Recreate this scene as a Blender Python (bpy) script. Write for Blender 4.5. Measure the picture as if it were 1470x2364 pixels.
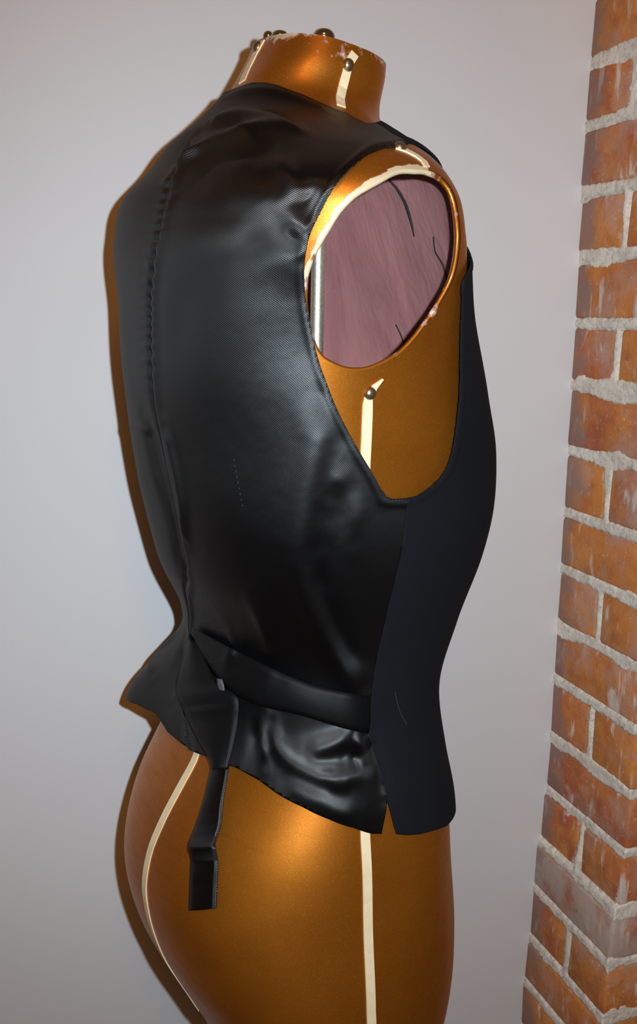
import bpy, bmesh, math, random
import numpy as np
from mathutils import Vector, Matrix, noise
from mathutils.bvhtree import BVHTree

random.seed(7); np.random.seed(7)
for o in list(bpy.data.objects): bpy.data.objects.remove(o)
scene = bpy.context.scene
COL = scene.collection

# ------------------------------------------------------------------ camera, world, light
IMG_W, IMG_H, FPX = 1470, 2364, 2192.46
PITCH, YAW, ROLL, EYE = .1997, .3352, -.0201, 1.25
fwd = Vector((math.sin(YAW)*math.cos(PITCH), math.cos(YAW)*math.cos(PITCH), -math.sin(PITCH)))
r0 = Vector((math.cos(YAW), -math.sin(YAW), 0)); u0 = r0.cross(fwd)
cright = r0*math.cos(ROLL) - u0*math.sin(ROLL)
cup = r0*math.sin(ROLL) + u0*math.cos(ROLL)
CAM = Vector((0, 0, EYE))
cam_data = bpy.data.cameras.new('camera'); cam = bpy.data.objects.new('camera', cam_data); COL.objects.link(cam)
cam.matrix_world = Matrix(((cright.x, cup.x, -fwd.x, CAM.x), (cright.y, cup.y, -fwd.y, CAM.y),
                           (cright.z, cup.z, -fwd.z, CAM.z), (0, 0, 0, 1)))
cam_data.sensor_fit = 'VERTICAL'; cam_data.sensor_height = 36; cam_data.lens = FPX/IMG_H*36
cam_data.clip_start = .02
scene.camera = cam

world = bpy.data.worlds.new('room_glow'); scene.world = world; world.use_nodes = True
bg = world.node_tree.nodes['Background']
bg.inputs[0].default_value = (1.0, .52, .21, 1); bg.inputs[1].default_value = .062   # dim tungsten room light

fl = bpy.data.lights.new('camera_flash', 'SPOT'); fl.energy = 36; fl.spot_size = math.radians(120); fl.spot_blend = 1; fl.color = (.77, .905, 1.0); fl.shadow_soft_size = .005
flo = bpy.data.objects.new('camera_flash', fl); COL.objects.link(flo)
flo.matrix_world = Matrix.Translation(CAM + cright*.038 + cup*.024) @ cam.matrix_world.to_3x3().to_4x4() @ Matrix.Rotation(math.radians(-8), 4, 'Y') @ Matrix.Rotation(math.radians(-3), 4, 'X')

# warm ceiling lamp of the room, behind and above the photographer
lamp = bpy.data.lights.new('ceiling_lamp', 'POINT'); lamp.energy = 27; lamp.color = (1.0, .37, .05); lamp.shadow_soft_size = .22
lampo = bpy.data.objects.new('ceiling_lamp', lamp); COL.objects.link(lampo); lampo.location = (-.15, -.9, 2.35)

vs = scene.view_settings
vs.view_transform = 'Standard'; vs.look = 'None'; vs.gamma = 1; vs.exposure = 0; vs.use_curve_mapping = False

def ray(px, py):
    d = fwd + cright*((px-IMG_W/2)/FPX) - cup*((py-IMG_H/2)/FPX)
    return d.normalized()

# ------------------------------------------------------------------ node helpers
class NT:
    def __init__(s, name):
        s.m = bpy.data.materials.new(name); s.m.use_nodes = True
        s.t = s.m.node_tree; s.p = s.t.nodes['Principled BSDF']
    def n(s, kind, **kw):
        nd = s.t.nodes.new(kind)
        for k, v in kw.items():
            if k[0] == '_': setattr(nd, k[1:], v)
        return nd
    def l(s, a, b): s.t.links.new(a, b)
    def val(s, sock, v):
        if hasattr(v, 'is_output') or isinstance(v, bpy.types.NodeSocket): s.l(v, sock)
        else: sock.default_value = v
    def noise(s, vec, scale, detail=4, rough=.55, dist=0):
        nd = s.n('ShaderNodeTexNoise'); nd.inputs['Scale'].default_value = scale; nd.inputs['Detail'].default_value = detail
        nd.inputs['Roughness'].default_value = rough; nd.inputs['Distortion'].default_value = dist
        if vec: s.l(vec, nd.inputs['Vector'])
        return nd.outputs[0]
    def ramp(s, fac, stops, interp='LINEAR'):
        nd = s.n('ShaderNodeValToRGB'); cr = nd.color_ramp; cr.interpolation = interp
        while len(cr.elements) < len(stops): cr.elements.new(.5)
        for e, (p, c) in zip(cr.elements, stops):
            e.position = p; e.color = (c, c, c, 1) if isinstance(c, (int, float)) else (*c, 1)
        s.l(fac, nd.inputs[0]); return nd.outputs[0]
    def mix(s, fac, a, b, blend='MIX'):
        nd = s.n('ShaderNodeMix'); nd.data_type = 'RGBA'; nd.blend_type = blend
        s.val(nd.inputs[0], fac)
        for sock, v in ((nd.inputs[6], a), (nd.inputs[7], b)):
            s.val(sock, v if not isinstance(v, tuple) else (*v[:3], 1))
        return nd.outputs[2]
    def math(s, op, a, b=0.0, clamp=False):
        nd = s.n('ShaderNodeMath'); nd.operation = op; nd.use_clamp = clamp
        s.val(nd.inputs[0], a); s.val(nd.inputs[1], b); return nd.outputs[0]
    def mapping(s, vec, scale=(1, 1, 1), rot=(0, 0, 0)):
        nd = s.n('ShaderNodeMapping'); nd.inputs['Scale'].default_value = scale; nd.inputs['Rotation'].default_value = rot
        s.l(vec, nd.inputs['Vector']); return nd.outputs[0]
    def co(s, which='Object'): return s.n('ShaderNodeTexCoord').outputs[which]
    def bump(s, h, strength, dist):
        nd = s.n('ShaderNodeBump'); nd.inputs['Strength'].default_value = strength; nd.inputs['Distance'].default_value = dist
        s.l(h, nd.inputs['Height']); return nd
    def out(s, base, rough=.5, metal=0, normal=None, spec=.5):
        P = s.p.inputs
        s.val(P['Base Color'], base if not isinstance(base, tuple) else (*base, 1))
        s.val(P['Roughness'], rough); s.val(P['Metallic'], metal); s.val(P['Specular IOR Level'], spec)
        if normal is not None: s.l(normal, P['Normal'])
        return s.m

def mat_gold():
    s = NT('gold_paint'); co = s.co()
    a = s.noise(co, 6, 4, .6); b = s.noise(s.mapping(co, (1, 1, 5)), 30, 4, .6); g = s.noise(co, 1500, 1)
    c = s.ramp(a, [(.3, (.38, .108, .007)), (.7, (.57, .185, .013))])
    c = s.mix(s.ramp(b, [(.45, 0.), (.8, .45)]), c, (.27, .085, .006))
    c = s.mix(s.ramp(g, [(.60, 0.), (.75, .5)]), c, (.85, .45, .06))
    at = s.n('ShaderNodeAttribute'); at.attribute_name = 'wear'
    w = s.math('ADD', at.outputs['Fac'], s.math('MULTIPLY', s.math('SUBTRACT', s.noise(co, 60, 5, .65), .5), 1.6))
    wm = s.ramp(w, [(.50, 0.), (.54, 1.)])
    wp = s.ramp(w, [(.40, 0.), (.44, 1.)])
    c = s.mix(wp, c, (.34, .17, .13)); c = s.mix(wm, c, (.58, .45, .28))
    metal = s.math('MULTIPLY', s.math('SUBTRACT', 1., wp), .80)
    nb = s.bump(g, .10, .0005)
    nb2 = s.bump(s.noise(co, 14, 2), .18, .004); s.l(nb2.outputs[0], nb.inputs['Normal'])
    m = s.out(c, s.ramp(b, [(.3, .45), (.8, .55)]), metal, nb.outputs[0])
    s.p.inputs['Coat Weight'].default_value = .22; s.p.inputs['Coat Roughness'].default_value = .22
    return m

def mat_plain(name, col, rough=.6, metal=0, nscale=0, ncol=None, bump=0, spec=.5):
    s = NT(name); c = col; nb = None
    if nscale:
        co = s.co(); nn = s.noise(co, nscale, 5, .6)
        c = s.mix(s.ramp(nn, [(.35, 0.), (.7, 1.)]), col, ncol or tuple(x*.7 for x in col))
        if bump: nb = s.bump(nn, .5, bump).outputs[0]
    return s.out(c, rough, metal, nb, spec)

def mat_satin(name, base, rough, rib, ribbump, spec=.5, aniso=0):
    s = NT(name); uv = s.n('ShaderNodeUVMap').outputs[0]
    sp = s.n('ShaderNodeSeparateXYZ'); s.l(uv, sp.inputs[0])
    t = s.math('ADD', s.math('MULTIPLY', sp.outputs[0], .62), sp.outputs[1])
    w = s.math('SINE', s.math('MULTIPLY', t, 2*math.pi/rib))
    fine = s.noise(uv, 1400, 2)
    h = s.math('ADD', w, s.math('MULTIPLY', fine, 1.2))
    nb = s.bump(h, ribbump, .0004)
    n2 = s.bump(s.noise(uv, 40, 2, .5), .10, .004); s.l(n2.outputs[0], nb.inputs['Normal'])
    c = s.mix(s.math('MULTIPLY', s.math('ADD', w, 1.), .5), tuple(x*.7 for x in base), tuple(x*1.5 for x in base))
    m = s.out(c, rough, 0, nb.outputs[0], spec)
    if aniso:
        tg = s.n('ShaderNodeTangent'); tg.direction_type = 'UV_MAP'; tg.uv_map = 'UVMap'
        s.l(tg.outputs[0], s.p.inputs['Tangent']); s.p.inputs['Anisotropic'].default_value = aniso
    return m

def mat_brick():
    s = NT('old_brick'); oi = s.n('ShaderNodeObjectInfo'); geo = s.n('ShaderNodeNewGeometry')
    pos = geo.outputs['Position']
    sp = s.n('ShaderNodeSeparateXYZ'); s.l(pos, sp.inputs[0])
    c = s.ramp(oi.outputs['Random'], [(0, (.56, .165, .04)), (.3, (.62, .22, .05)), (.55, (.48, .125, .045)), (.8, (.60, .19, .045)), (1, (.40, .09, .05))])
    n1 = s.noise(pos, 16, 4, .6); c = s.mix(s.ramp(n1, [(.42, 0.), (.62, .75)]), c, (.70, .275, .07))
    n2 = s.noise(pos, 45, 5, .65); c = s.mix(s.ramp(n2, [(.45, 0.), (.75, .7)]), c, (.30, .09, .045))
    # rubbed limewash: dusty veil and vertical streaks
    vert = s.mapping(pos, (1, 1, .22))
    n3 = s.noise(pos, 13, 5, .7); c = s.mix(s.ramp(n3, [(.47, 0.), (.66, .72)]), c, (.50, .33, .27))
    n4 = s.noise(vert, 75, 4, .6, .3); n5 = s.noise(pos, 24, 2)
    st = s.math('MULTIPLY', s.ramp(n4, [(.55, 0.), (.64, 1.)]), s.ramp(n5, [(.46, 0.), (.58, .85)]))
    c = s.mix(st, c, (.70, .62, .54))
    n6 = s.noise(pos, 240, 2); c = s.mix(s.ramp(n6, [(.66, 0.), (.73, .65)]), c, (.66, .58, .5))
    # grey smear of old primer where the bricks run into the plaster
    g = s.math('ADD', s.math('MULTIPLY', s.math('SUBTRACT', sp.outputs[1], YWALL-.052), 25.), s.math('MULTIPLY', s.math('SUBTRACT', s.noise(pos, 26, 4), .5), 2.2))
    c = s.mix(s.ramp(g, [(.35, 0.), (1.0, .70)]), c, (.26, .18, .155))
    c = s.mix(s.math('MULTIPLY', s.ramp(oi.outputs['Random'], [(.80, 0.), (.86, 1.)]), s.ramp(n3, [(.38, .05), (.56, .8)])), c, (.52, .42, .36))
    nb = s.bump(n2, .6, .0025)
    return s.out(c, .8, 0, nb.outputs[0], .3)

def mat_mortar():
    s = NT('lime_mortar'); geo = s.n('ShaderNodeNewGeometry'); pos = geo.outputs['Position']
    n1 = s.noise(pos, 30, 5, .65); n2 = s.noise(pos, 160, 4, .7)
    c = s.ramp(n1, [(.3, (.68, .60, .51)), (.6, (.86, .78, .67))])
    c = s.mix(s.ramp(n2, [(.3, .55), (.5, 0.)]), c, (.25, .225, .20))
    nb = s.bump(n2, .8, .002)
    return s.out(c, .9, 0, nb.outputs[0], .2)

def mat_wall():
    s = NT('white_wall_paint'); co = s.co()
    n1 = s.noise(co, 2.5, 3); n2 = s.noise(co, 260, 3, .6); n3 = s.noise(co, 55, 2)
    c = s.ramp(n1, [(.3, (.70, .70, .71)), (.7, (.735, .735, .74))])
    c = s.mix(s.ramp(n3, [(.80, 0.), (.83, .35)]), c, (.45, .42, .38))
    return s.out(c, .62, 0, s.bump(n2, .10, .0006).outputs[0], .3)

# ------------------------------------------------------------------ object helpers
def tag(o, label=None, cat=None, group=None, kind=None):
    for k, v in (('label', label), ('category', cat), ('group', group), ('kind', kind)):
        if v: o[k] = v
    return o
def empty(name, loc, label, cat):
    o = bpy.data.objects.new(name, None); o.location = loc; COL.objects.link(o); o.empty_display_size = .05
    return tag(o, label, cat)
def mesh_obj(name, V, Fc, mat, parent=None, uv=None, smooth=True, wear=None, weld=0):
    V = np.asarray(V, float)
    off = np.array(parent.location) if parent is not None else np.zeros(3)
    me = bpy.data.meshes.new(name); me.from_pydata((V-off).tolist(), [], [list(map(int, q)) for q in Fc])
    if uv is not None:
        lay = me.uv_layers.new(name='UVMap'); idx = np.empty(len(me.loops), np.int32); me.loops.foreach_get('vertex_index', idx)
        lay.data.foreach_set('uv', np.asarray(uv, np.float32)[idx].ravel())
    if wear is not None:
        at = me.attributes.new('wear', 'FLOAT', 'POINT'); at.data.foreach_set('value', np.asarray(wear, np.float32))
    if weld:
        bm = bmesh.new(); bm.from_mesh(me); bmesh.ops.remove_doubles(bm, verts=bm.verts, dist=weld)
        bm.to_mesh(me); bm.free()
    me.polygons.foreach_set('use_smooth', [smooth]*len(me.polygons)); me.update()
    if mat: me.materials.append(mat)
    o = bpy.data.objects.new(name, me); COL.objects.link(o)
    if parent is not None: o.parent = parent
    return o
def recalc(o):
    bm = bmesh.new(); bm.from_mesh(o.data); bmesh.ops.recalc_face_normals(bm, faces=bm.faces); bm.to_mesh(o.data); bm.free()
def solidify(o, t, off=-1):
    m = o.modifiers.new('thickness', 'SOLIDIFY'); m.thickness = t; m.offset = off; return o
def lathe(name, prof, mat, parent, base, axis=Vector((0, 0, 1)), seg=24):
    """prof: list of (radius, height) along axis from base"""
    q = Vector((0, 0, 1)).rotation_difference(Vector(axis).normalized()); V = []; Fc = []
    for r, h in prof:
        for k in range(seg):
            a = 2*math.pi*k/seg; p = q @ Vector((r*math.cos(a), r*math.sin(a), h)) + Vector(base); V.append(p[:])
    n = len(prof)
    for i in range(n-1):
        for k in range(seg):
            Fc.append((i*seg+k, i*seg+(k+1) % seg, (i+1)*seg+(k+1) % seg, (i+1)*seg+k))
    Fc.append(tuple(range((n-1)*seg, n*seg))); Fc.append(tuple(reversed(range(seg))))
    o = mesh_obj(name, V, Fc, mat, parent); recalc(o); return o

# ------------------------------------------------------------------ shell: white wall, floor, brick pier
SC = .076/.07
XCOR, YWALL, PIER_D, COURSE = .6264*SC, .9329*SC, .1555*SC, .076
ZJ0 = EYE + .2787*SC
YF = YWALL-PIER_D
M_wall = mat_wall()
def box(x0, x1, y0, y1, z0, z1):
    V = [(x, y, z) for z in (z0, z1) for y in (y0, y1) for x in (x0, x1)]
    return V, [(0, 2, 3, 1), (4, 5, 7, 6), (0, 1, 5, 4), (2, 6, 7, 3), (0, 4, 6, 2), (1, 3, 7, 5)]
PX1 = XCOR+.46
tag(mesh_obj('wall_back', *box(-2.2, PX1+.6, YWALL, YWALL+.1, 0, 2.7), M_wall, smooth=False), 'plain white painted wall behind the dress form', None, None, 'structure')
M_floor = mat_plain('floor_boards', (.20, .11, .055), .45, 0, 8, (.13, .07, .035))
tag(mesh_obj('floor', *box(-2.2, PX1+.6, -2.2, YWALL, -.05, 0), M_floor, smooth=False), 'brown wooden floor under the dress form', None, None, 'structure')

# measured bed joints (row heights in the photograph, turned into heights at the inner corner)
JY = [150, 292, 446, 595, 746, 888, 1039, 1183, 1312, 1443, 1567, 1700, 1822, 1942, 2050, 2165, 2265]
JX = [1363, 1352, 1342, 1337, 1328, 1317, 1311, 1301, 1294, 1287, 1277, 1270, 1262, 1243, 1230, 1222, 1209]
joints = []; rowdx = []
for x, y in zip(JX, JY):
    d = ray(x, y); t = YWALL/d.y; P = CAM+d*t; joints.append(P.z); rowdx.append(P.x-XCOR)
while joints[0] < 2.62: joints.insert(0, joints[0]+COURSE); rowdx.insert(0, rowdx[0]*.7)
NTOP = len(joints)-17
while joints[-1] > COURSE*.4: joints.append(max(joints[-1]-COURSE, 0)); rowdx.append(rowdx[-1]*.7)
JOINT = .0135
pier = None
# mortar body: height field that bulges over the joints, ragged along the brick edges
def rowat(z):
    for k in range(len(joints)-1):
        if joints[k] >= z >= joints[k+1]: return k
    return 0
def side_split(k):      # rows with a cross joint half way along the pier's side
    return (k-NTOP) % 2 == 0
def fn(p, s, o=0): return noise.noise(Vector((p[0]*s+o, p[1]*s, p[2]*s)))
def joint_cover(u, z, ulist):
    """1 in the middle of a joint, falling to 0 over the brick; u along the face"""
    dz = min(abs(z-j) for j in joints); du = min([abs(u-a) for a in ulist] or [9])
    return dz, du
FB = .212; HB = .104     # brick length along the front, header width
def splits_side(k): return [YF+PIER_D*.5] if side_split(k) else []
def splits_front(k):
    a = [XCOR+FB, XCOR+2*FB] if side_split(k) else [XCOR+HB, XCOR+HB+FB]
    return a
def hfield(p, u, z, k, sp):
    dz, du = joint_cover(u, z, sp)
    w = JOINT*.5 + .0025*fn(p, 60) + .0022*fn(p, 150, 5) + .0016*fn(p, 320, 2) + .017*max(0, fn(p, 17, 9)-.14)
    h1 = min(1, max(0, (w-dz)/.003+.5)); wv = w*.62
    h2 = min(1, max(0, (wv-du)/.003+.5))
    h = max(h1, h2)
    return -.0050 + .0056*h + .0010*fn(p, 90, 3)*h + .0006*fn(p, 300, 3)
V = []; Fc = []
zs = np.arange(0, 2.64, .0062); fine = np.arange(.30, 1.62, .0021)
zs = np.unique(np.round(np.concatenate([zs[zs < .30], fine, zs[zs > 1.62]]), 5))
us = np.arange(0, PIER_D+.0011, PIER_D/80)
uf = np.concatenate([np.arange(.0021, .15, .0021), np.arange(.15, PX1-XCOR, .0052)])
ncol = len(us)+len(uf)
for z in zs:
    k = rowat(z); dx = np.interp(-z, [-j for j in joints], rowdx)
    ss = splits_side(k); sf = splits_front(k)
    for u in us:
        y = YWALL-u; p = (XCOR, y, z); h = hfield(p, y, z, k, ss)
        V.append((XCOR+dx-h, y - (h if u > PIER_D-.004 else 0), z))
    for u in uf:
        x = XCOR+u; p = (x, YF, z); h = hfield(p, x, z, k, sf)
        V.append((x+dx, YF-h, z))
for i in range(len(zs)-1):
    for j in range(ncol-1):
        a = i*ncol+j; Fc.append((a, a+1, a+ncol+1, a+ncol))
M_mortar = mat_mortar(); M_brick = mat_brick()
pier = tag(mesh_obj('wall_right', V, Fc, M_mortar, None), 'old brick pier with pale lime mortar standing against the white wall', None, None, 'structure')
def brick(x0, x1, y0, y1, z0, z1):
    """worn brick: rounded, slightly uneven"""
    c = np.array([(x0+x1)/2, (y0+y1)/2, (z0+z1)/2]); h = np.array([x1-x0, y1-y0, z1-z0])/2
    bm = bmesh.new(); bmesh.ops.create_cube(bm, size=2)
    for v in bm.verts: v.co = Vector(np.array(v.co)*h)
    bmesh.ops.bevel(bm, geom=bm.edges[:], offset=.0045, segments=2, profile=.5, affect='EDGES')
    for v in bm.verts:
        p = np.array(v.co)+c; q = Vector(p)*22
        v.co += Vector((noise.noise(q), noise.noise(q+Vector((7, 0, 0))), noise.noise(q+Vector((0, 9, 0)))))*.0022
    me = bpy.data.meshes.new('brick'); bm.to_mesh(me); bm.free()
    me.polygons.foreach_set('use_smooth', [True]*len(me.polygons)); me.materials.append(M_brick)
    o = bpy.data.objects.new('brick', me); o.location = c; COL.objects.link(o); o.parent = pier
for k in range(len(joints)-1):
    z1, z0 = joints[k]-JOINT*.42, joints[k+1]+JOINT*.42
    if z1-z0 < .02: continue
    dx = (rowdx[k]+rowdx[k+1])/2
    x0 = XCOR+dx+random.uniform(-.0008, .0008); g = JOINT*.38
    if side_split(k):
        ym = YF+PIER_D*.5
        brick(x0+random.uniform(-.001, .001), x0+.1, ym+g, YWALL+.02, z0, z1)
        brick(x0, XCOR+FB-g, YF, ym-g, z0, z1)
        brick(XCOR+FB+g, PX1-.01, YF+random.uniform(-.001, .001), YF+.1, z0, z1)
    else:
        brick(x0, XCOR+HB-g, YF, YWALL+.02, z0, z1)
        brick(XCOR+HB+g, XCOR+HB+FB-g, YF+random.uniform(-.001, .001), YF+.1, z0, z1)
        brick(XCOR+HB+FB+g, PX1-.01, YF, YF+.1, z0, z1)

# ------------------------------------------------------------------ body lofts
# height above the eye, half width, depth to the front, depth to the back, forward shift
OUT = np.array([
 (.260, .0470, .0560, .0290, .026), (.215, .0500, .0585, .0340, .020), (.185, .0545, .0635, .0430, .014), (.160, .0558, .0610, .0590, .011),
 (.145, .0714, .0560, .0736, .010), (.130, .1014, .0605, .0876, .008), (.112, .1355, .0760, .0960, .006), (.090, .1604, .0940, .1080, 0),
 (.060, .1630, .1060, .1140, 0), (.010, .1494, .1350, .1165, 0), (-.055, .1390, .1691, .1168, 0), (-.11, .1345, .1883, .1111, 0),
 (-.153, .1315, .1920, .1036, 0), (-.195, .1270, .1820, .0921, 0), (-.25, .1195, .1579, .0671, 0), (-.30, .1220, .1349, .0686, 0),
 (-.35, .1340, .1316, .0854, 0), (-.405, .1412, .1399, .1130, 0), (-.46, .1456, .1462, .1267, 0), (-.52, .1502, .1523, .1154, 0),
 (-.575, .1497, .1531, .0892, 0), (-.65, .1374, .1434, .0510, 0), (-.70, .125, .128, .030, 0)])
INS = {  # body inside the waistcoat
 .130: (0, 0, .003), .112: (0, .003, .004), .090: (.001, .003, .005), .060: (0, .002, .005), .010: (.003, .009, .006), -.055: (.006, .014, .007), -.11: (.006, .016, .008),
 -.153: (.006, .016, .007), -.195: (.006, .014, .008), -.25: (.007, .010, .008), -.30: (.007, .008, .007), -.35: (.004, .005, .004)}
PSI, AX, AY, NEXP = math.radians(31.565), .22555, .74, 2.35
dc = Vector((-AX, -AY)).normalized(); fw2 = -dc; sc2 = Vector((fw2.y, -fw2.x))
Fv = sc2*math.cos(PSI) - dc*math.sin(PSI); Rv = dc*math.cos(PSI) + sc2*math.sin(PSI)
Fv = np.array(Fv); Rv = np.array(Rv)
def hermite(xk, xs):
    n = len(xk); M = np.zeros((len(xs), n)); T = np.zeros((n, n)); x = xk
    for i in range(n):
        if i == 0: T[0, 0] = -1/(x[1]-x[0]); T[0, 1] = -T[0, 0]
        elif i == n-1: T[i, i-1] = -1/(x[i]-x[i-1]); T[i, i] = -T[i, i-1]
        else:
            h0 = x[i]-x[i-1]; h1 = x[i+1]-x[i]; w0 = h1/(h0+h1); w1 = h0/(h0+h1)
            T[i, i] += w0/h0-w1/h1; T[i, i-1] -= w0/h0; T[i, i+1] += w1/h1
    for j, xx in enumerate(xs):
        i = min(max(np.searchsorted(x, xx)-1, 0), n-2); h = x[i+1]-x[i]; t = (xx-x[i])/h
        M[j, i] += 2*t**3-3*t**2+1; M[j, i+1] += -2*t**3+3*t**2
        M[j] += (t**3-2*t**2+t)*h*T[i]+(t**3-t**2)*h*T[i+1]
    return M
def loft(zs, th, kind):
    """points[z, theta] ; theta 0 = front, pi/2 = right side, pi = back"""
    A = OUT[:, 1:].copy()
    if kind != 'vest':
        for i, z in enumerate(OUT[:, 0]):
            for kz, ins in INS.items():
                if abs(kz-z) < 1e-6: A[i, :3] -= ins
    else:
        for i, z in enumerate(OUT[:, 0]):
            if z > .07: A[i, :3] += .0028
            elif z > .05: A[i, :3] += (.002, .001, .0035)
    if kind == 'lining': A[:, :3] -= .0045
    S = hermite(-OUT[:, 0], -np.asarray(zs)) @ A
    st, ct = np.sin(th), np.cos(th); e = 2/NEXP
    sx = np.sign(st)*np.abs(st)**e; sy = np.sign(ct)*np.abs(ct)**e
    lat = S[:, :1]*sx[None]; fr = np.where(ct[None] > 0, S[:, 1:2], S[:, 2:3])*sy[None]+S[:, 3:4]
    P = np.empty(lat.shape+(3,))
    P[..., 0] = AX+Fv[0]*fr+Rv[0]*lat; P[..., 1] = AY+Fv[1]*fr+Rv[1]*lat; P[..., 2] = EYE+np.asarray(zs)[:, None]
    return P
def even_theta(n):
    """angles spaced for even point spacing round the superellipse"""
    t = np.linspace(0, 2*math.pi, 4001); e = 2/NEXP
    x = np.sign(np.sin(t))*np.abs(np.sin(t))**e; y = np.sign(np.cos(t))*np.abs(np.cos(t))**e
    s = np.concatenate([[0], np.cumsum(np.hypot(np.diff(x), np.diff(y)))]); s /= s[-1]
    return np.interp(np.linspace(0, 1, n), s, t)
def grid_normals(P):
    du = np.gradient(P, axis=1); dv = np.gradient(P, axis=0); n = np.cross(du, dv)
    n /= np.linalg.norm(n, axis=2, keepdims=True)+1e-12
    c = np.array([AX, AY, 0]); d = P-c; d[..., 2] = 0
    s = np.sign((n*d).sum(2).mean()); return n*s
class Surf:
    def __init__(s, P, zs, th):
        s.P, s.zs, s.th = P, np.asarray(zs), th; s.n = grid_normals(P)
        nz, nt = P.shape[:2]; s.nt = nt
        idx = np.arange(nz*nt).reshape(nz, nt)
        q = np.stack([idx[:-1, :-1], idx[:-1, 1:], idx[1:, 1:], idx[1:, :-1]], -1).reshape(-1, 4)
        s.quads = q; s.bvh = BVHTree.FromPolygons(P.reshape(-1, 3).tolist(), q.tolist())
    def _uv(s, p, fi):
        i, j = divmod(fi, s.nt-1); a = s.P[i, j]; eu = s.P[i, j+1]-a; ev = s.P[i+1, j]-a; d = np.array(p)-a
        G = np.array([[eu@eu, eu@ev], [eu@ev, ev@ev]]); k = np.linalg.solve(G+np.eye(2)*1e-14, np.array([d@eu, d@ev]))
        k = np.clip(k, 0, 1); return s.th[j]+(s.th[j+1]-s.th[j])*k[0], s.zs[i]+(s.zs[i+1]-s.zs[i])*k[1]
    def pix(s, px, py, toward=690):
        """pixel of the photograph -> (theta, z) on this surface"""
        for k in range(120):
            h = s.bvh.ray_cast(CAM, ray(px, py))
            if h[0] is not None: return s._uv(h[0], h[2])
            px += 1.5 if px < toward else -1.5
        raise RuntimeError('no hit %s %s' % (px, py))
    def pixs(s, L, toward=690): return np.array([s.pix(x, y, toward) for x, y in L])
    def at(s, th, z, off=0):
        """bilinear sample of position and normal"""
        th = np.atleast_1d(np.asarray(th, float)); z = np.atleast_1d(np.asarray(z, float))
        j = np.clip(np.searchsorted(s.th, th)-1, 0, s.nt-2); kt = ((th-s.th[j])/(s.th[j+1]-s.th[j]))[:, None]
        zi = -s.zs; i = np.clip(np.searchsorted(zi, -z)-1, 0, len(zi)-2); kz = ((-z-zi[i])/(zi[i+1]-zi[i]))[:, None]
        def b(A): return (A[i, j]*(1-kt)+A[i, j+1]*kt)*(1-kz)+(A[i+1, j]*(1-kt)+A[i+1, j+1]*kt)*kz
        N = b(s.n); N /= np.linalg.norm(N, axis=1, keepdims=True)
        return b(s.P)+N*np.reshape(off, (-1, 1)), N
RM = .135                                   # mean radius: theta*RM is a length
def densify(L, step=.004, closed=False):
    L = np.asarray(L, float)
    if closed: L = np.vstack([L, L[:1]])
    # Catmull-Rom through the points
    P = np.vstack([L[-2] if closed else 2*L[0]-L[1], L, L[1] if closed else 2*L[-1]-L[-2]]); out = []
    for i in range(1, len(P)-2):
        n = max(1, int(np.linalg.norm((P[i+1]-P[i])*np.array([RM, 1.])[:P.shape[1]] if P.shape[1] == 2 else P[i+1]-P[i])/step))
        for t in np.arange(n)/n:
            out.append(.5*(2*P[i]+(P[i+1]-P[i-1])*t+(2*P[i-1]-5*P[i]+4*P[i+1]-P[i+2])*t*t+(3*P[i]-P[i-1]-3*P[i+1]+P[i+2])*t**3))
    if not closed: out.append(P[-2])
    return np.array(out)
def seg_dist(Q, L):
    """distance of points Q (n,2) to polyline L"""
    d = np.full(len(Q), 1e9)
    for a, b in zip(L[:-1], L[1:]):
        e = b-a; t = np.clip(((Q-a)@e)/(e@e+1e-15), 0, 1); d = np.minimum(d, np.hypot(*(Q-a-t[:, None]*e).T))
    return d
def poly_sdf(UV, poly):
    """positive outside the closed polygon given in (theta, z)"""
    S = np.array([RM, 1.]); L = np.vstack([poly, poly[:1]])*S; Q = UV*S
    near = ((Q >= L.min(0)-.03) & (Q <= L.max(0)+.03)).all(1); g = np.full(len(Q), .03); q = Q[near]
    d = seg_dist(q, L); ins = np.zeros(len(q), bool)
    for a, b in zip(L[:-1], L[1:]):
        c = (a[1] > q[:, 1]) != (b[1] > q[:, 1])
        with np.errstate(divide='ignore', invalid='ignore'):
            x = (b[0]-a[0])*(q[:, 1]-a[1])/(b[1]-a[1])+a[0]
        ins ^= c & (q[:, 0] < x)
    g[near] = np.where(ins, -d, d); return g
def clip(V, UV, T, g):
    """keep the side g >= 0 of a triangle mesh"""
    pos = g >= 0; cnt = pos[T].sum(1); keep = T[cnt == 3]; cut = T[(cnt > 0) & (cnt < 3)]
    V = list(map(tuple, V)); UV = list(map(tuple, UV)); cache = {}; new = []
    def mid(a, b):
        k = (a, b) if a < b else (b, a)
        if k not in cache:
            t = g[k[0]]/(g[k[0]]-g[k[1]]); va, vb = V[k[0]], V[k[1]]; ua, ub = UV[k[0]], UV[k[1]]
            cache[k] = len(V); V.append(tuple(x+(y-x)*t for x, y in zip(va, vb))); UV.append(tuple(x+(y-x)*t for x, y in zip(ua, ub)))
        return cache[k]
    for t in cut:
        t = [int(x) for x in t]; poly = []
        for i in range(3):
            a, b = t[i], t[(i+1) % 3]
            if pos[a]: poly.append(a)
            if pos[a] != pos[b]: poly.append(mid(a, b))
        for i in range(1, len(poly)-1): new.append((poly[0], poly[i], poly[i+1]))
    T2 = np.vstack([keep, np.array(new, int).reshape(-1, 3)]); V = np.array(V); UV = np.array(UV)
    u, inv = np.unique(T2, return_inverse=True)
    return V[u], UV[u], inv.reshape(-1, 3)
def tris(q): return np.vstack([q[:, [0, 1, 2]], q[:, [0, 2, 3]]])
def mirror(poly): return np.c_[2*math.pi-poly[:, 0], poly[:, 1]]

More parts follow.
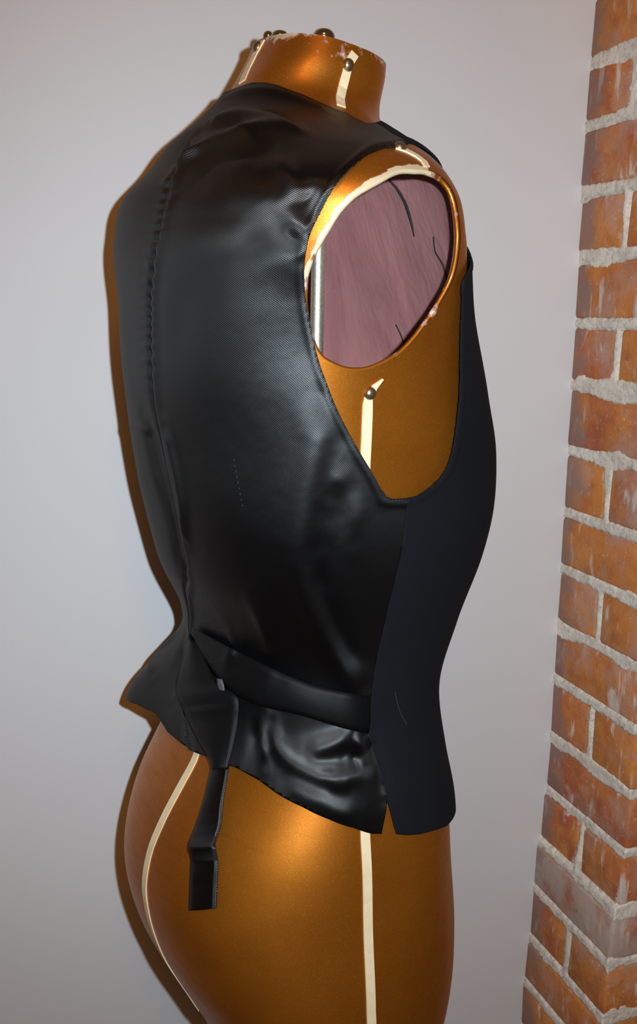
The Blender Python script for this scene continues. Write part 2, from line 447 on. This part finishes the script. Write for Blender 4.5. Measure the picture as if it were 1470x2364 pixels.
M_gold = mat_gold()
M_pink = mat_plain('purple_lining', (.46, .19, .18), .85, 0, 22, (.34, .135, .13), .002, .2)
def mat_lining():
    s = NT('mauve_lining'); co = s.co(); v = s.mapping(co, (1, 1, .18), (0, .35, 0))
    n1 = s.noise(v, 26, 4, .6, .4); n2 = s.noise(co, 14, 4); n3 = s.noise(co, 300, 2)
    c = s.ramp(n1, [(.3, (.33, .135, .13)), (.65, (.48, .205, .195))])
    c = s.mix(s.ramp(n2, [(.4, 0.), (.75, .5)]), c, (.40, .22, .23)); c = s.mix(s.ramp(n3, [(.72, 0.), (.78, .5)]), c, (.6, .45, .45))
    return s.out(c, .85, 0, s.bump(n1, .7, .004).outputs[0], .2)
M_pink = mat_lining()
M_cream = mat_plain('cream_tape', (.80, .66, .42), .7, 0, 90, (.74, .58, .36), .0003, .3)
M_brass = mat_plain('aged_brass', (.36, .28, .17), .32, .9, 300, (.28, .2, .12))
M_chrome = mat_plain('chrome', (.72, .74, .76), .14, 1)
M_pole = mat_plain('speckled_steel', (.80, .76, .62), .45, .85, 420, (.55, .48, .34), .0002)
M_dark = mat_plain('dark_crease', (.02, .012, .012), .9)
M_rim = mat_gold()

_d = ray(733, 670)
_k = np.linalg.solve(np.array([[_d.x, -Fv[0]], [_d.y, -Fv[1]]]), np.array([AX, AY])); POLE_F = _k[1]
print('pole forward', POLE_F)
form = empty('dress_form', (AX+Fv[0]*POLE_F, AY+Fv[1]*POLE_F, 0), 'gold painted papier mache dress form with cream tape lines on its stand', 'dress form')
FO = np.array(form.location)

thb = even_theta(241)
zb = np.concatenate([np.arange(.258, .105, -.0022), np.arange(.105, -.70, -.0042)])
body = Surf(loft(zb, thb, 'body'), zb, thb)

# neck top plane from the rim of the neck in the photograph
rimpx = [(612, 82), (640, 70), (700, 77), (770, 97), (840, 120), (890, 146)]
pts = []
for x, y in rimpx:
    t, z = body.pix(x, y); p, _ = body.at(t, z); pts.append(p[0])
pts = np.array(pts); lf = (pts[:, :2]-np.array([AX, AY])) @ np.c_[Fv, Rv]
co_, *_ = np.linalg.lstsq(np.c_[lf, np.ones(len(lf))], pts[:, 2], rcond=None)
co_[1] *= .5
co_[2] = (pts[:, 2]-lf @ co_[:2]).mean()
def ztop(P): q = (P[:, :2]-np.array([AX, AY])) @ np.c_[Fv, Rv]; return q @ co_[:2]+co_[2]

# right armhole of the form (left one is its mirror image)
hole_px = [(697, 650), (703, 618), (710, 595), (727, 562), (749, 525), (774, 487), (811, 450), (841, 431), (875, 412), (908, 394), (931, 388), (960, 389),
           (987, 391), (1024, 408), (1047, 435), (1058, 468), (1064, 525), (1065, 562), (1058, 637), (1032, 697), (998, 749), (972, 783), (934, 820),
           (893, 842), (860, 854), (830, 857), (800, 854), (762, 839), (740, 824), (722, 795), (702, 730)]
def armplane_pix(px, py):
    """where the ray meets the side of the form: iterate on its lateral height field"""
    d = ray(px, py); lat = .145; u = v = 0
    for _ in range(30):
        # camera in form coordinates
        c = np.array([(-AX)*Fv[0]+(-AY)*Fv[1], (-AX)*Rv[0]+(-AY)*Rv[1]]); dd = np.array([d.x*Fv[0]+d.y*Fv[1], d.x*Rv[0]+d.y*Rv[1]])
        t = (lat-c[1])/dd[1]; u = c[0]+dd[0]*t; v = d.z*t
        S = (hermite(-OUT[:, 0], [-v]) @ OUT[:, 1:])[0]
        b = S[1] if u > S[3] else S[2]; k = min(abs(u-S[3])/b, .985)
        lat = .5*lat+.5*S[0]*(1-k**NEXP)**(1/NEXP)
    a = S[0]; sgn = 1 if u > S[3] else -1
    th = math.atan2((min(lat/a, 1))**(NEXP/2), sgn*k**(NEXP/2)); return th, v
hole = densify([armplane_pix(*p) for p in hole_px], .004, True)

def body_part(name, kind, zz, mat, wear=False, holes=True, offs=0):
    S = Surf(loft(zz, thb, kind), zz, thb); V = S.P.reshape(-1, 3)
    UV = np.stack(np.meshgrid(S.zs, S.th, indexing='ij')[::-1], -1).reshape(-1, 2); T = tris(S.quads)
    V, UV, T = clip(V, UV, T, ztop(V)-V[:, 2]-offs)
    for h in (hole, mirror(hole)): V, UV, T = clip(V, UV, T, poly_sdf(UV, h))
    w = None
    if wear:
        gt = ztop(V)-V[:, 2]; gh = np.minimum(poly_sdf(UV, hole), poly_sdf(UV, mirror(hole)))
        up = np.clip((UV[:, 1]-.0)/.04, 0, 1)
        w = np.maximum(np.clip(.42-gt/.020*.34, -.5, 1), np.clip(np.where(up*(UV[:, 0] > 1.45) > .3, 1.0-gh/.0024*.5, .30-gh/.006*.3), -.5, 1.2))
        w = np.where((gt > .03) & (gh > .02), -.5, w)
    return mesh_obj(name, V, T, mat, form, UV*np.array([RM, 1.]), True, w, 1e-5)
recalc(body_part('torso', 'body', zb, M_gold, True))
recalc(body_part('lining', 'lining', np.concatenate([np.arange(.258, .105, -.003), np.arange(.105, -.69, -.006)]), M_pink, offs=.004))
form.children[-1]['label'] = 'dusty mauve painted inside of the hollow form'

def tube_loop(name, P, N, rad, mat, parent, seg=8, wear=None):
    """closed tube along P"""
    n = len(P); V = []; Fc = []; W = []
    T = np.roll(P, -1, 0)-np.roll(P, 1, 0); T /= np.linalg.norm(T, axis=1, keepdims=True); B = np.cross(T, N)
    for i in range(n):
        for k in range(seg):
            a = 2*math.pi*k/seg; V.append(P[i]+(N[i]*math.cos(a)+B[i]*math.sin(a))*rad[i]); W.append(wear[i] if wear is not None else 0)
    for i in range(n):
        for k in range(seg):
            Fc.append((i*seg+k, i*seg+(k+1) % seg, ((i+1) % n)*seg+(k+1) % seg, ((i+1) % n)*seg+k))
    o = mesh_obj(name, V, Fc, mat, parent, wear=W if wear is not None else None); recalc(o); return o
for h, s in ((hole, 0), (mirror(hole), 1)):
    P, N = body.at(h[:, 0], h[:, 1], -.0022)
    th_ = h[:, 0] if s == 0 else 2*math.pi-h[:, 0]
    upb = np.clip((h[:, 1]-.0)/.05, 0, 1)*np.clip((th_-1.25)/.3, 0, 1)       # worn most at the top and back of the opening
    rad = .0018+.0002*upb
    tube_loop('armhole_rim', P, N, rad, M_rim, form, 8, .30+.55*upb)
# cracks and folds of the lining seen through the armhole
lin = Surf(loft(zb, thb, 'lining'), zb, thb)
def inside_pix(px, py):
    d = ray(px, py); o = CAM; last = None
    for _ in range(4):
        h = lin.bvh.ray_cast(o, d)
        if h[0] is None: break
        last = h; o = h[0]+d*.003
    return last
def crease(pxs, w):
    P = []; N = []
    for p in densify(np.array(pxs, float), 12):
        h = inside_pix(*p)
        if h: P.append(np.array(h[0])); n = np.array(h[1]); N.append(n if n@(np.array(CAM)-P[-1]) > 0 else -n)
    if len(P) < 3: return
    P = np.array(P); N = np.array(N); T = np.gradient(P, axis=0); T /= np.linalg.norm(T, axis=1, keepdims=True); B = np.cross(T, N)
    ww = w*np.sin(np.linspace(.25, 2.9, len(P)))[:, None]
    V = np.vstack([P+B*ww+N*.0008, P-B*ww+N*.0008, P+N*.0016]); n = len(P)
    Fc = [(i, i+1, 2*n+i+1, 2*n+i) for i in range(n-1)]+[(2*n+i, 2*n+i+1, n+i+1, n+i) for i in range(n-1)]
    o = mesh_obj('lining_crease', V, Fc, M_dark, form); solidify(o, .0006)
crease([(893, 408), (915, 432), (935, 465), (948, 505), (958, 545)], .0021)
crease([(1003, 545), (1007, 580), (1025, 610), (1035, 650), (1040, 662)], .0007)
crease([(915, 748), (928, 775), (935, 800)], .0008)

# neck cap and its metal fittings
ring = []
for t in np.linspace(0, 2*math.pi, 49)[:-1]:
    lo, hi = .12, .255
    for _ in range(30):
        m = (lo+hi)/2; p, _n = body.at(t, m)
        if p[0, 2] > ztop(p)[0]: hi = m
        else: lo = m
    ring.append(body.at(t, lo, -.001)[0][0])
ring = np.array(ring); cc = ring.mean(0); V = np.vstack([ring, cc+(ring-cc)*.6+np.array([0, 0, -.001]), cc[None]-np.array([[0, 0, .001]])]); n = 48
Fc = [(i, (i+1) % n, n+(i+1) % n, n+i) for i in range(n)]+[(n+i, n+(i+1) % n, 2*n) for i in range(n)]
o = mesh_obj('neck_cap', V, Fc, M_cream, form); recalc(o)
M_capw = M_chrome
def neckstud(px, py, r, h, inset):
    """rounded bolt head standing on the neck cap behind the near rim"""
    d = ray(px, py); best = None
    hits = [p for p in ring]
    k = min(range(n), key=lambda i: abs(px-proj(ring[i])[0])+(0 if (ring[i]-cc) @ np.array(CAM-Vector(cc)) > 0 else 1e4))
    e = ring[k]; dirh = np.array([d.x, d.y, 0]); dirh /= np.linalg.norm(dirh); b = e+dirh*inset; b[2] = ztop(b[None])[0]
    lathe('cap_bolt', [(r, 0), (r, h*.45), (r*.92, h*.65), (r*.7, h*.87), (r*.35, h*.97), (r*.05, h)], M_chrome, form, b)
def proj(P):
    q = Vector(P)-CAM; d = q.dot(fwd); return IMG_W/2+FPX*q.dot(cright)/d, IMG_H/2-FPX*q.dot(cup)/d
neckstud(624, 68, .0042, .0075, .012); neckstud(650, 62, .0070, .0080, .020); neckstud(749, 82, .0085, .0095, .018)

# tapes and nails
def ribbon(name, uvL, width, mat, parent, surf, off=.0009, point=False):
    L = densify(uvL, .006); P, N = surf.at(L[:, 0], L[:, 1], off); T = np.gradient(P, axis=0); T /= np.linalg.norm(T, axis=1, keepdims=True); B = np.cross(T, N)
    for _ in range(6): B[1:-1] = (B[:-2]+B[1:-1]*2+B[2:])/4
    B[0], B[-1] = B[1], B[-2]; B /= np.linalg.norm(B, axis=1, keepdims=True)
    w = np.full(len(P), width/2)
    if point: w[:3] *= np.array([.15, .55, .85])[:len(w[:3])]
    V = np.vstack([P+B*w[:, None], P-B*w[:, None]]); V2 = V-np.vstack([N, N])*(off+.0004); m = len(P); V = np.vstack([V, V2]); Fc = []
    for i in range(m-1):
        Fc += [(i, i+1, m+i+1, m+i), (2*m+i, 3*m+i, 3*m+i+1, 2*m+i+1), (i, 2*m+i, 2*m+i+1, i+1), (m+i, m+i+1, 3*m+i+1, 3*m+i)]
    Fc += [(0, m, 3*m, 2*m), (m-1, 3*m-1, 4*m-1, 2*m-1)]
    o = mesh_obj(name, V, Fc, mat, parent); recalc(o)
    for pl in o.data.polygons: pl.use_smooth = False
    return o
_st = body.pixs([(883, 875), (864, 893), (850, 918), (847, 960), (845, 1010), (842, 1075), (838, 1200), (836, 1400), (836, 1600), (838, 1800), (842, 1915), (846, 2000), (849, 2150), (856, 2340), (857, 2362)])
ribbon('side_tape', np.vstack([_st, [(_st[-1, 0], _st[-1, 1]-.03), (_st[-1, 0], -.69)]]), .0082, M_cream, form, body, point=True)
cb = body.pixs([(452, 1700), (455, 1738), (425, 1800), (398, 1850), (373, 1900), (350, 1955), (339, 2000), (334, 2050), (341, 2105)])
cb = np.vstack([cb, [(cb[-1, 0]-.0, cb[-1, 1]-.05), (cb[-1, 0], cb[-1, 1]-.11)]])
ribbon('center_back_tape', cb, .0080, M_cream, form, body)
_nt = body.pixs([(818, 124), (804, 146), (797, 175), (790, 202), (785, 226)])
ribbon('neck_tape', np.vstack([_nt, [_nt[-1]+(_nt[-1]-_nt[-2])*.5, _nt[-1]+(_nt[-1]-_nt[-2])*.9]]), .0070, M_cream, form, body)
ribbon('neck_tape', body.pixs([(606, 95), (588, 128), (572, 160), (559, 190)]), .0075, M_cream, form, body)
ribbon('shoulder_tape', body.pixs([(914, 341), (938, 349), (960, 360), (977, 373), (985, 386)], 880), .0062, M_cream, form, body)
def nail(px, py, r=.0047, uv=None):
    t, z = uv if uv else body.pix(px, py); P, N = body.at(t, z, .0002)
    prof = [(r, 0), (r*.98, r*.18), (r*.88, r*.40), (r*.68, r*.60), (r*.40, r*.74), (r*.08, r*.80)]
    lathe('nail', prof, M_brass, form, P[0], Vector(N[0]), 20)
nail(803, 150); nail(595, 110); nail(853, 908)
nail(0, 0, .0045, tuple(body.pix(922, 341, 880)))

# stand
bx, by = FO[0], FO[1]
lathe('pole', [(.0056, .03), (.0056, .031), (.0056, .9), (.0056, EYE+.199), (.0056, EYE+.20)], M_pole, form, (bx, by, 0), seg=20)
lathe('pole_sleeve', [(.012, .03), (.012, .50), (.009, .51)], M_pole, form, (bx, by, 0), seg=20)
M_iron = mat_plain('black_iron', (.03, .03, .032), .45, .6)
lathe('stand_base', [(.17, 0), (.17, .012), (.155, .022), (.06, .034), (.02, .05)], M_iron, form, (bx, by, 0), seg=48)
P = loft([-.697], thb[:-1], 'body')[0]; c = P.mean(0); m = len(P)
V = np.vstack([P, c+(P-c)*.5-np.array([0, 0, .012]), (c-np.array([0, 0, .015]))[None]])
o = mesh_obj('bottom_board', V, [(i, (i+1) % m, m+(i+1) % m, m+i) for i in range(m)]+[(m+i, m+(i+1) % m, 2*m) for i in range(m)], M_gold, form); recalc(o)

# ------------------------------------------------------------------ waistcoat
vest = empty('waistcoat', (AX, AY, EYE-.40), 'black waistcoat with satin back and waist belt worn by the dress form', 'waistcoat')
thv = even_theta(521)
zv = np.concatenate([np.arange(.205, .10, -.0014), np.arange(.10, -.44, -.0020)])
Pv = loft(zv, thv, 'vest')
ZZ, TT = np.meshgrid(zv, thv, indexing='ij')
def sstep(x, a, b): t = np.clip((x-a)/(b-a), 0, 1); return t*t*(3-2*t)
def ang(t, c): return (t-c+math.pi) % (2*math.pi)-math.pi
n0 = grid_normals(Pv); hor = n0.copy(); hor[..., 2] = 0; hor /= np.linalg.norm(hor, axis=2, keepdims=True)+1e-9
flare = .040*np.exp(-(ang(TT, 4.15)/.55)**2)*sstep(-ZZ, .262, .345) \
      + .007*np.exp(-(ang(TT, .75)/.5)**2)*sstep(-ZZ, .28, .40) \
      + .005*np.exp(-(ang(TT, 2.4)/.7)**2)*sstep(-ZZ, .30, .40) \
      + .013*np.exp(-(ang(TT, 2.55)/.52)**2)*np.exp(-((ZZ-.034)/np.where(ZZ > .034, .045, .085))**2) \
      + .003*np.exp(-(ang(TT, 3.55)/.25)**2)*np.exp(-((ZZ+.0)/.06)**2)
Pv = Pv+hor*flare[..., None]
vs0 = Surf(Pv, zv, thv)
# seams and edges traced from the photograph onto the cloth
cbs = vs0.pixs([(388, 425), (372, 480), (362, 540), (350, 620), (345, 680), (346, 760), (349, 860), (356, 940), (372, 1030), (387, 1110), (402, 1190), (417, 1270), (428, 1340), (436, 1400), (437, 1445)])
cbs = np.vstack([[(math.pi, .22), (math.pi, .16)], cbs, [(cbs[-1, 0]-.04, -.30), (math.pi-.05, -.36), (math.pi-.05, -.46)]])
cbs = cbs[np.argsort(-cbs[:, 1])]
sds = vs0.pixs([(940, 1153), (935, 1210), (925, 1280), (905, 1370), (885, 1450), (868, 1520), (855, 1600), (850, 1690), (872, 1745), (890, 1800), (897, 1846)])
sds = sds[np.argsort(-sds[:, 1])]; apex = sds[-1]
vb = vs0.pixs([(893, 1870), (886, 1905), (881, 1930)]); vf = vs0.pixs([(903, 1870), (911, 1905), (918, 1930)])
def curve(L): L = L[np.argsort(-L[:, 1])]; return lambda z: np.interp(-z, -L[:, 1], L[:, 0])
f_cb = curve(cbs); f_sb = curve(np.vstack([sds, vb])); f_sf = curve(np.vstack([sds, vf]))
arm_px = [(908, 336), (880, 340), (847, 354), (815, 381), (790, 407), (763, 446), (735, 500), (715, 545), (704, 590), (702, 640), (707, 700), (718, 760),
          (735, 830), (752, 880), (775, 940), (800, 990), (830, 1045), (860, 1095), (880, 1130), (892, 1147), (906, 1152), (940, 1152), (966, 1144),
          (1000, 1120), (1025, 1092), (1040, 1060), (1054, 990), (1062, 910), (1064, 830), (1066, 760), (1068, 700), (1071, 645)]
ar = vs0.pixs(arm_px)
ar = np.vstack([ar, [(.80, .050), (.58, .066), (.52, .085), (.72, .104), (1.25, .121)]])
arm = densify(ar, .004, True)
# neckline
nk = vs0.pixs([(545, 189), (580, 191), (612, 192), (642, 198), (700, 218), (745, 239), (800, 260), (845, 284)])
nk = nk[np.argsort(nk[:, 0])]
tn = np.concatenate([[0, .18, .32, .55, .9, 1.25], nk[:, 0]]); zn = np.concatenate([[-.06, .02, .09, .119, .133, .141], nk[:, 1]])
ok = tn <= math.pi-.05; tn, zn = tn[ok], zn[ok]
zbk = nk[np.argmin(abs(nk[:, 0]-math.pi+.2)), 1]
tn = np.concatenate([tn, [math.pi], 2*math.pi-tn[::-1]]); zn = np.concatenate([zn, [zbk], zn[::-1]])
f_nk = lambda t: np.interp(t, tn, zn)
# hems
hb = vs0.pixs([(388, 1690), (432, 1726), (482, 1748), (545, 1772), (600, 1803), (650, 1838), (700, 1862), (760, 1890), (820, 1912), (881, 1926)])
hb = hb[np.argsort(hb[:, 0])]
hl = np.array([(2*math.pi-t, z) for t, z in hb if t < math.pi-.35])[::-1]
hball = np.vstack([hb, hl]); hball = hball[np.argsort(hball[:, 0])]
f_hb = lambda t: np.interp(t, hball[:, 0], hball[:, 1])
hf = vs0.pixs([(918, 1926), (935, 1928), (965, 1926), (1000, 1917), (1030, 1907)], 900)
hf = hf[np.argsort(hf[:, 0])]
f_hf = lambda t: np.interp(np.minimum(t, 2*math.pi-t), np.concatenate([[0], hf[:, 0]]), np.concatenate([[hf[0, 1]-.01], hf[:, 1]]))

# folds: pixel path, height, half width
FOLDS = [
 ([(740, 900), (728, 1030), (702, 1180), (690, 1300), (722, 1420), (775, 1510), (848, 1598)], .0048, .014),
 ([(745, 1280), (748, 1380), (790, 1480), (835, 1560)], -.0028, .010),
 ([(590, 1380), (612, 1460), (625, 1545)], .0035, .010),
 ([(520, 1440), (545, 1500), (552, 1530)], .0025, .007),
 ([(800, 1060), (775, 1110), (755, 1150)], .0016, .008),
 ([(815, 1120), (825, 1180), (815, 1260)], .0014, .009),
 ([(400, 402), (455, 350), (520, 318), (600, 300)], .0035, .006),
 ([(420, 425), (500, 375), (580, 352), (650, 345)], -.0030, .007),
 ([(395, 412), (425, 372), (478, 346)], .0030, .004),
 ([(540, 305), (620, 288), (700, 296)], .0022, .004),
 ([(440, 312), (500, 288), (570, 280)], -.0022, .005),
 ([(470, 395), (540, 372), (600, 385)], .0022, .006),
 ([(360, 470), (420, 440), (500, 430)], -.0018, .007),
 ([(655, 520), (680, 560), (695, 590)], -.0022, .005),
 ([(560, 500), (585, 560), (592, 640)], -.0016, .010),
 ([(480, 285), (540, 262), (610, 268), (680, 285)], .0022, .005),
 ([(630, 355), (672, 410), (692, 470)], .0030, .006),
 ([(560, 400), (610, 470), (640, 560)], .0022, .014),
 ([(660, 470), (690, 530), (700, 570)], .0028, .006),
 ([(690, 430), (715, 470), (735, 480)], -.0028, .006),
 ([(510, 232), (560, 212), (630, 210), (690, 228), (760, 258)], .0016, .0035),
 ([(470, 560), (430, 700), (400, 860)], -.0015, .016),
 ([(612, 1645), (608, 1700), (614, 1770)], .0040, .006),
 ([(590, 1650), (585, 1720), (575, 1785)], -.0040, .008),
 ([(630, 1660), (640, 1720), (690, 1770), (790, 1800)], .0032, .007),
 ([(650, 1800), (740, 1850), (830, 1890)], .0022, .008),
 ([(700, 1735), (760, 1720), (815, 1690)], .0028, .008),
 ([(812, 1690), (830, 1725), (845, 1745)], .0030, .005),
 ([(800, 1757), (840, 1752)], -.0050, .007),
 ([(750, 1810), (800, 1790), (850, 1775)], .0022, .008),
 ([(855, 1700), (880, 1770), (893, 1840)], -.0040, .005),
 ([(358, 1560), (372, 1500), (400, 1450)], .0030, .007),
 ([(395, 1620), (405, 1540), (425, 1480)], -.0030, .007),
 ([(385, 980), (400, 1060), (418, 1150), (432, 1260)], .0030, .005),
 ([(335, 960), (365, 1080), (400, 1200), (428, 1330)], -.0045, .007),
 ([(300, 980), (325, 990), (345, 1000)], .0012, .003),
]
Q = np.stack([TT*RM, ZZ], -1).reshape(-1, 2); S2 = np.array([RM, 1.])
disp = np.zeros(len(Q))
for L, a, w in FOLDS:
    U = densify(vs0.pixs(L), .01)*S2; near = ((Q > U.min(0)-3*w) & (Q < U.max(0)+3*w)).all(1)
    d = seg_dist(Q[near], U); 
    q = Q[near]; dE = np.minimum(np.hypot(*(q-U[0]).T), np.hypot(*(q-U[-1]).T)); disp[near] += a*np.exp(-(d/w)**2)*(.25+.75*sstep(dE, 0, 2.5*w))
dcb = (TT-f_cb(ZZ)).ravel()*RM*.95; zz = ZZ.ravel()
seamon = sstep(-zz, -.13, -.10)
disp += seamon*(-.0022*np.exp(-(dcb/.0025)**2)+.0016*np.exp(-((dcb+.006)/.004)**2))
puck = np.sin(zz*2*math.pi/.0085+2*np.sin(zz*90))*sstep(zz, -.07, -.02)
disp += seamon*.0009*puck*np.exp(-(dcb/.007)**2)
# puckers along the front armhole edge
ga = poly_sdf(np.c_[TT.ravel(), ZZ.ravel()], arm)
rng = np.array([noise.noise(Vector((q[0]*16, q[1]*16, 3))) for q in Q[::1]]) if len(Q) < 260000 else np.zeros(len(Q))
disp += .0015*rng
disp = np.maximum(disp, np.where(ZZ.ravel() > .05, -.0028, -.0036))
disp += .0009*np.exp(-((np.abs(ga)-.003)/.002)**2)
Pd = Pv+n0*disp.reshape(ZZ.shape)[..., None]
vsurf = Surf(Pd, zv, thv)
UVg = np.stack([TT, ZZ], -1).reshape(-1, 2); Tg = tris(vsurf.quads); Vg = Pd.reshape(-1, 3)
for h in (arm, mirror(arm)): 
    if h is arm: Vg, UVg, Tg = clip(Vg, UVg, Tg, ga)
    else: Vg, UVg, Tg = clip(Vg, UVg, Tg, poly_sdf(UVg, h))
Vg, UVg, Tg = clip(Vg, UVg, Tg, f_nk(UVg[:, 0])-UVg[:, 1])
M_satin = mat_satin('black_satin', (.0012, .0015, .0019), .43, .0012, .22, .60, .85)
M_wool = mat_satin('navy_black_wool', (.0052, .0058, .0082), .9, .0012, .12, .15)
M_belt = mat_satin('black_belt_satin', (.0018, .0020, .0024), .55, .0012, .18, .22)
def panel(name, conds, mat, label, lift=0):
    V, UV, T = Vg, UVg, Tg
    for c in conds: V, UV, T = clip(V, UV, T, c(UV))
    o = mesh_obj(name, V, T, mat, vest, UV*S2); recalc(o); o['label'] = label
    return solidify(o, .0016, -1)
back_hem = lambda U: U[:, 1]-f_hb(U[:, 0])
front_hem = lambda U: U[:, 1]-f_hf(U[:, 0])
panel('back_panel', [lambda U: U[:, 0]-f_sb(U[:, 1]), lambda U: f_cb(U[:, 1])-U[:, 0], back_hem], M_satin, 'glossy black satin right half of the back')
panel('back_panel', [lambda U: U[:, 0]-f_cb(U[:, 1]), lambda U: 2*math.pi-f_sb(U[:, 1])-U[:, 0], back_hem], M_satin, 'glossy black satin left half of the back')
panel('front_panel', [lambda U: f_sf(U[:, 1])-U[:, 0], front_hem], M_wool, 'matt navy black wool right front')
panel('front_panel', [lambda U: U[:, 0]-(2*math.pi-f_sf(U[:, 1])), front_hem], M_wool, 'matt navy black wool left front')

def strip(name, A, B, mat, offs, nw=7, thick=.0014, uvs=None, label=None):
    """band of cloth between two 3D edges, bulging by offs along the normal"""
    A, B, N = A; n = len(A); V = []; UV = []
    s = np.concatenate([[0], np.cumsum(np.linalg.norm(np.diff((A+B)/2, axis=0), axis=1))])
    for i in range(n):
        wd = np.linalg.norm(B[i]-A[i])
        for k in range(nw):
            t = k/(nw-1); V.append(A[i]*(1-t)+B[i]*t+N[i]*(offs*math.sin(math.pi*t))); UV.append((s[i], wd*t))
    Fc = [(i*nw+k, i*nw+k+1, (i+1)*nw+k+1, (i+1)*nw+k) for i in range(n-1) for k in range(nw-1)]
    o = mesh_obj(name, V, Fc, mat, vest, UV); recalc(o)
    if label: o['label'] = label
    return solidify(o, thick, 0)
def edges(surf, pa, pb, n, off):
    """two pixel paths -> two 3D edges lying off the surface"""
    def sample(L):
        D = densify(np.array(L, float), 6); s = np.concatenate([[0], np.cumsum(np.linalg.norm(np.diff(D, axis=0), axis=1))]); t = np.linspace(0, s[-1], n)
        return np.c_[np.interp(t, s, D[:, 0]), np.interp(t, s, D[:, 1])]
    off = np.interp(np.linspace(0, 1, n), np.linspace(0, 1, len(off)), off)
    PA, PB = sample(pa), sample(pb)
    ua = surf.pixs(PA); ub = surf.pixs(PB)
    def lift(PX, uv):
        # raise off the cloth towards the viewer's side along the sight line, so the edge keeps its traced place
        P, N = surf.at(uv[:, 0], uv[:, 1], 0)
        D = P-np.array(CAM); D /= np.linalg.norm(D, axis=1, keepdims=True)
        c = np.maximum(.45, -(N*D).sum(1)); return P-D*(off/c)[:, None], N
    A, NA = lift(PA, ua); B, NB = lift(PB, ub); N = NA+NB; N /= np.linalg.norm(N, axis=1, keepdims=True)
    return A, B, N
class Both:
    """cloth where it hangs, else the form below"""
    def __init__(s): s.a = vsurf; s.b = body
strip('belt', edges(vsurf, [(851, 1606), (800, 1599), (720, 1581), (640, 1549), (560, 1510), (500, 1479), (458, 1456), (444, 1450)],
      [(850, 1692), (800, 1682), (740, 1664), (680, 1646), (610, 1631), (545, 1602), (500, 1560), (474, 1522), (452, 1478)], 60, [.0022, .0035, .005, .005, .004]), None, M_belt, .002,
      label='black satin waist belt stitched in at the side seam')
strip('belt_flap', edges(vsurf, [(440, 1462), (428, 1515), (409, 1588), (428, 1645), (456, 1702), (482, 1748), (491, 1778)],
      [(458, 1484), (478, 1532), (503, 1580), (546, 1606), (550, 1655), (541, 1712), (526, 1776)], 40, [.004, .007, .009, .010, .012]), None, M_belt, .004, 9,
      label='folded wide end of the belt below the waist')
strip('belt_tail', edges(body, [(489, 1770), (482, 1800), (470, 1850), (452, 1905), (437, 1945), (436, 1958), (441, 1982), (439, 2040), (437, 2101)],
      [(529, 1766), (522, 1810), (515, 1855), (510, 1905), (500, 1936), (497, 1950), (503, 1990), (501, 2045), (499, 2096)], 90,
      [.011, .010, .009, .008, .007, .007, .009, .016, .006, .006, .005, .005, .005]), None, M_satin, .0012, 7, label='narrow loose end of the belt hanging down')

strip('belt_tab', edges(vsurf, [(500, 1566), (501, 1580), (504, 1592)], [(512, 1568), (516, 1580), (518, 1594)], 8, [.0125, .0125]), None,
      mat_plain('grey_fluff', (.06, .06, .07), .9, 0, 500, (.12, .12, .13)), .0006, 4, .0006, label='small grey worn patch on the belt')
# thread marks on the cloth
def thread(pxs, w, mat):
    L = densify(vsurf.pixs(pxs), .004); P, N = vsurf.at(L[:, 0], L[:, 1], .0004); T = np.gradient(P, axis=0); T /= np.linalg.norm(T, axis=1, keepdims=True); B = np.cross(T, N)
    V = np.vstack([P+B*w, P+N*w, P-B*w]); m = len(P)
    mesh_obj('loose_thread', V, [(i, i+1, m+i+1, m+i) for i in range(m-1)]+[(m+i, m+i+1, 2*m+i+1, 2*m+i) for i in range(m-1)], mat, vest)
M_thread = mat_plain('grey_thread', (.035, .037, .045), .8)
thread([(911, 1597), (918, 1630), (926, 1652), (938, 1672)], .00022, M_thread)
for k in range(9):
    x = 540+k*2.4; y = 1060+k*13
    thread([(x, y), (x+.8, y+4)], .00025, M_thread)
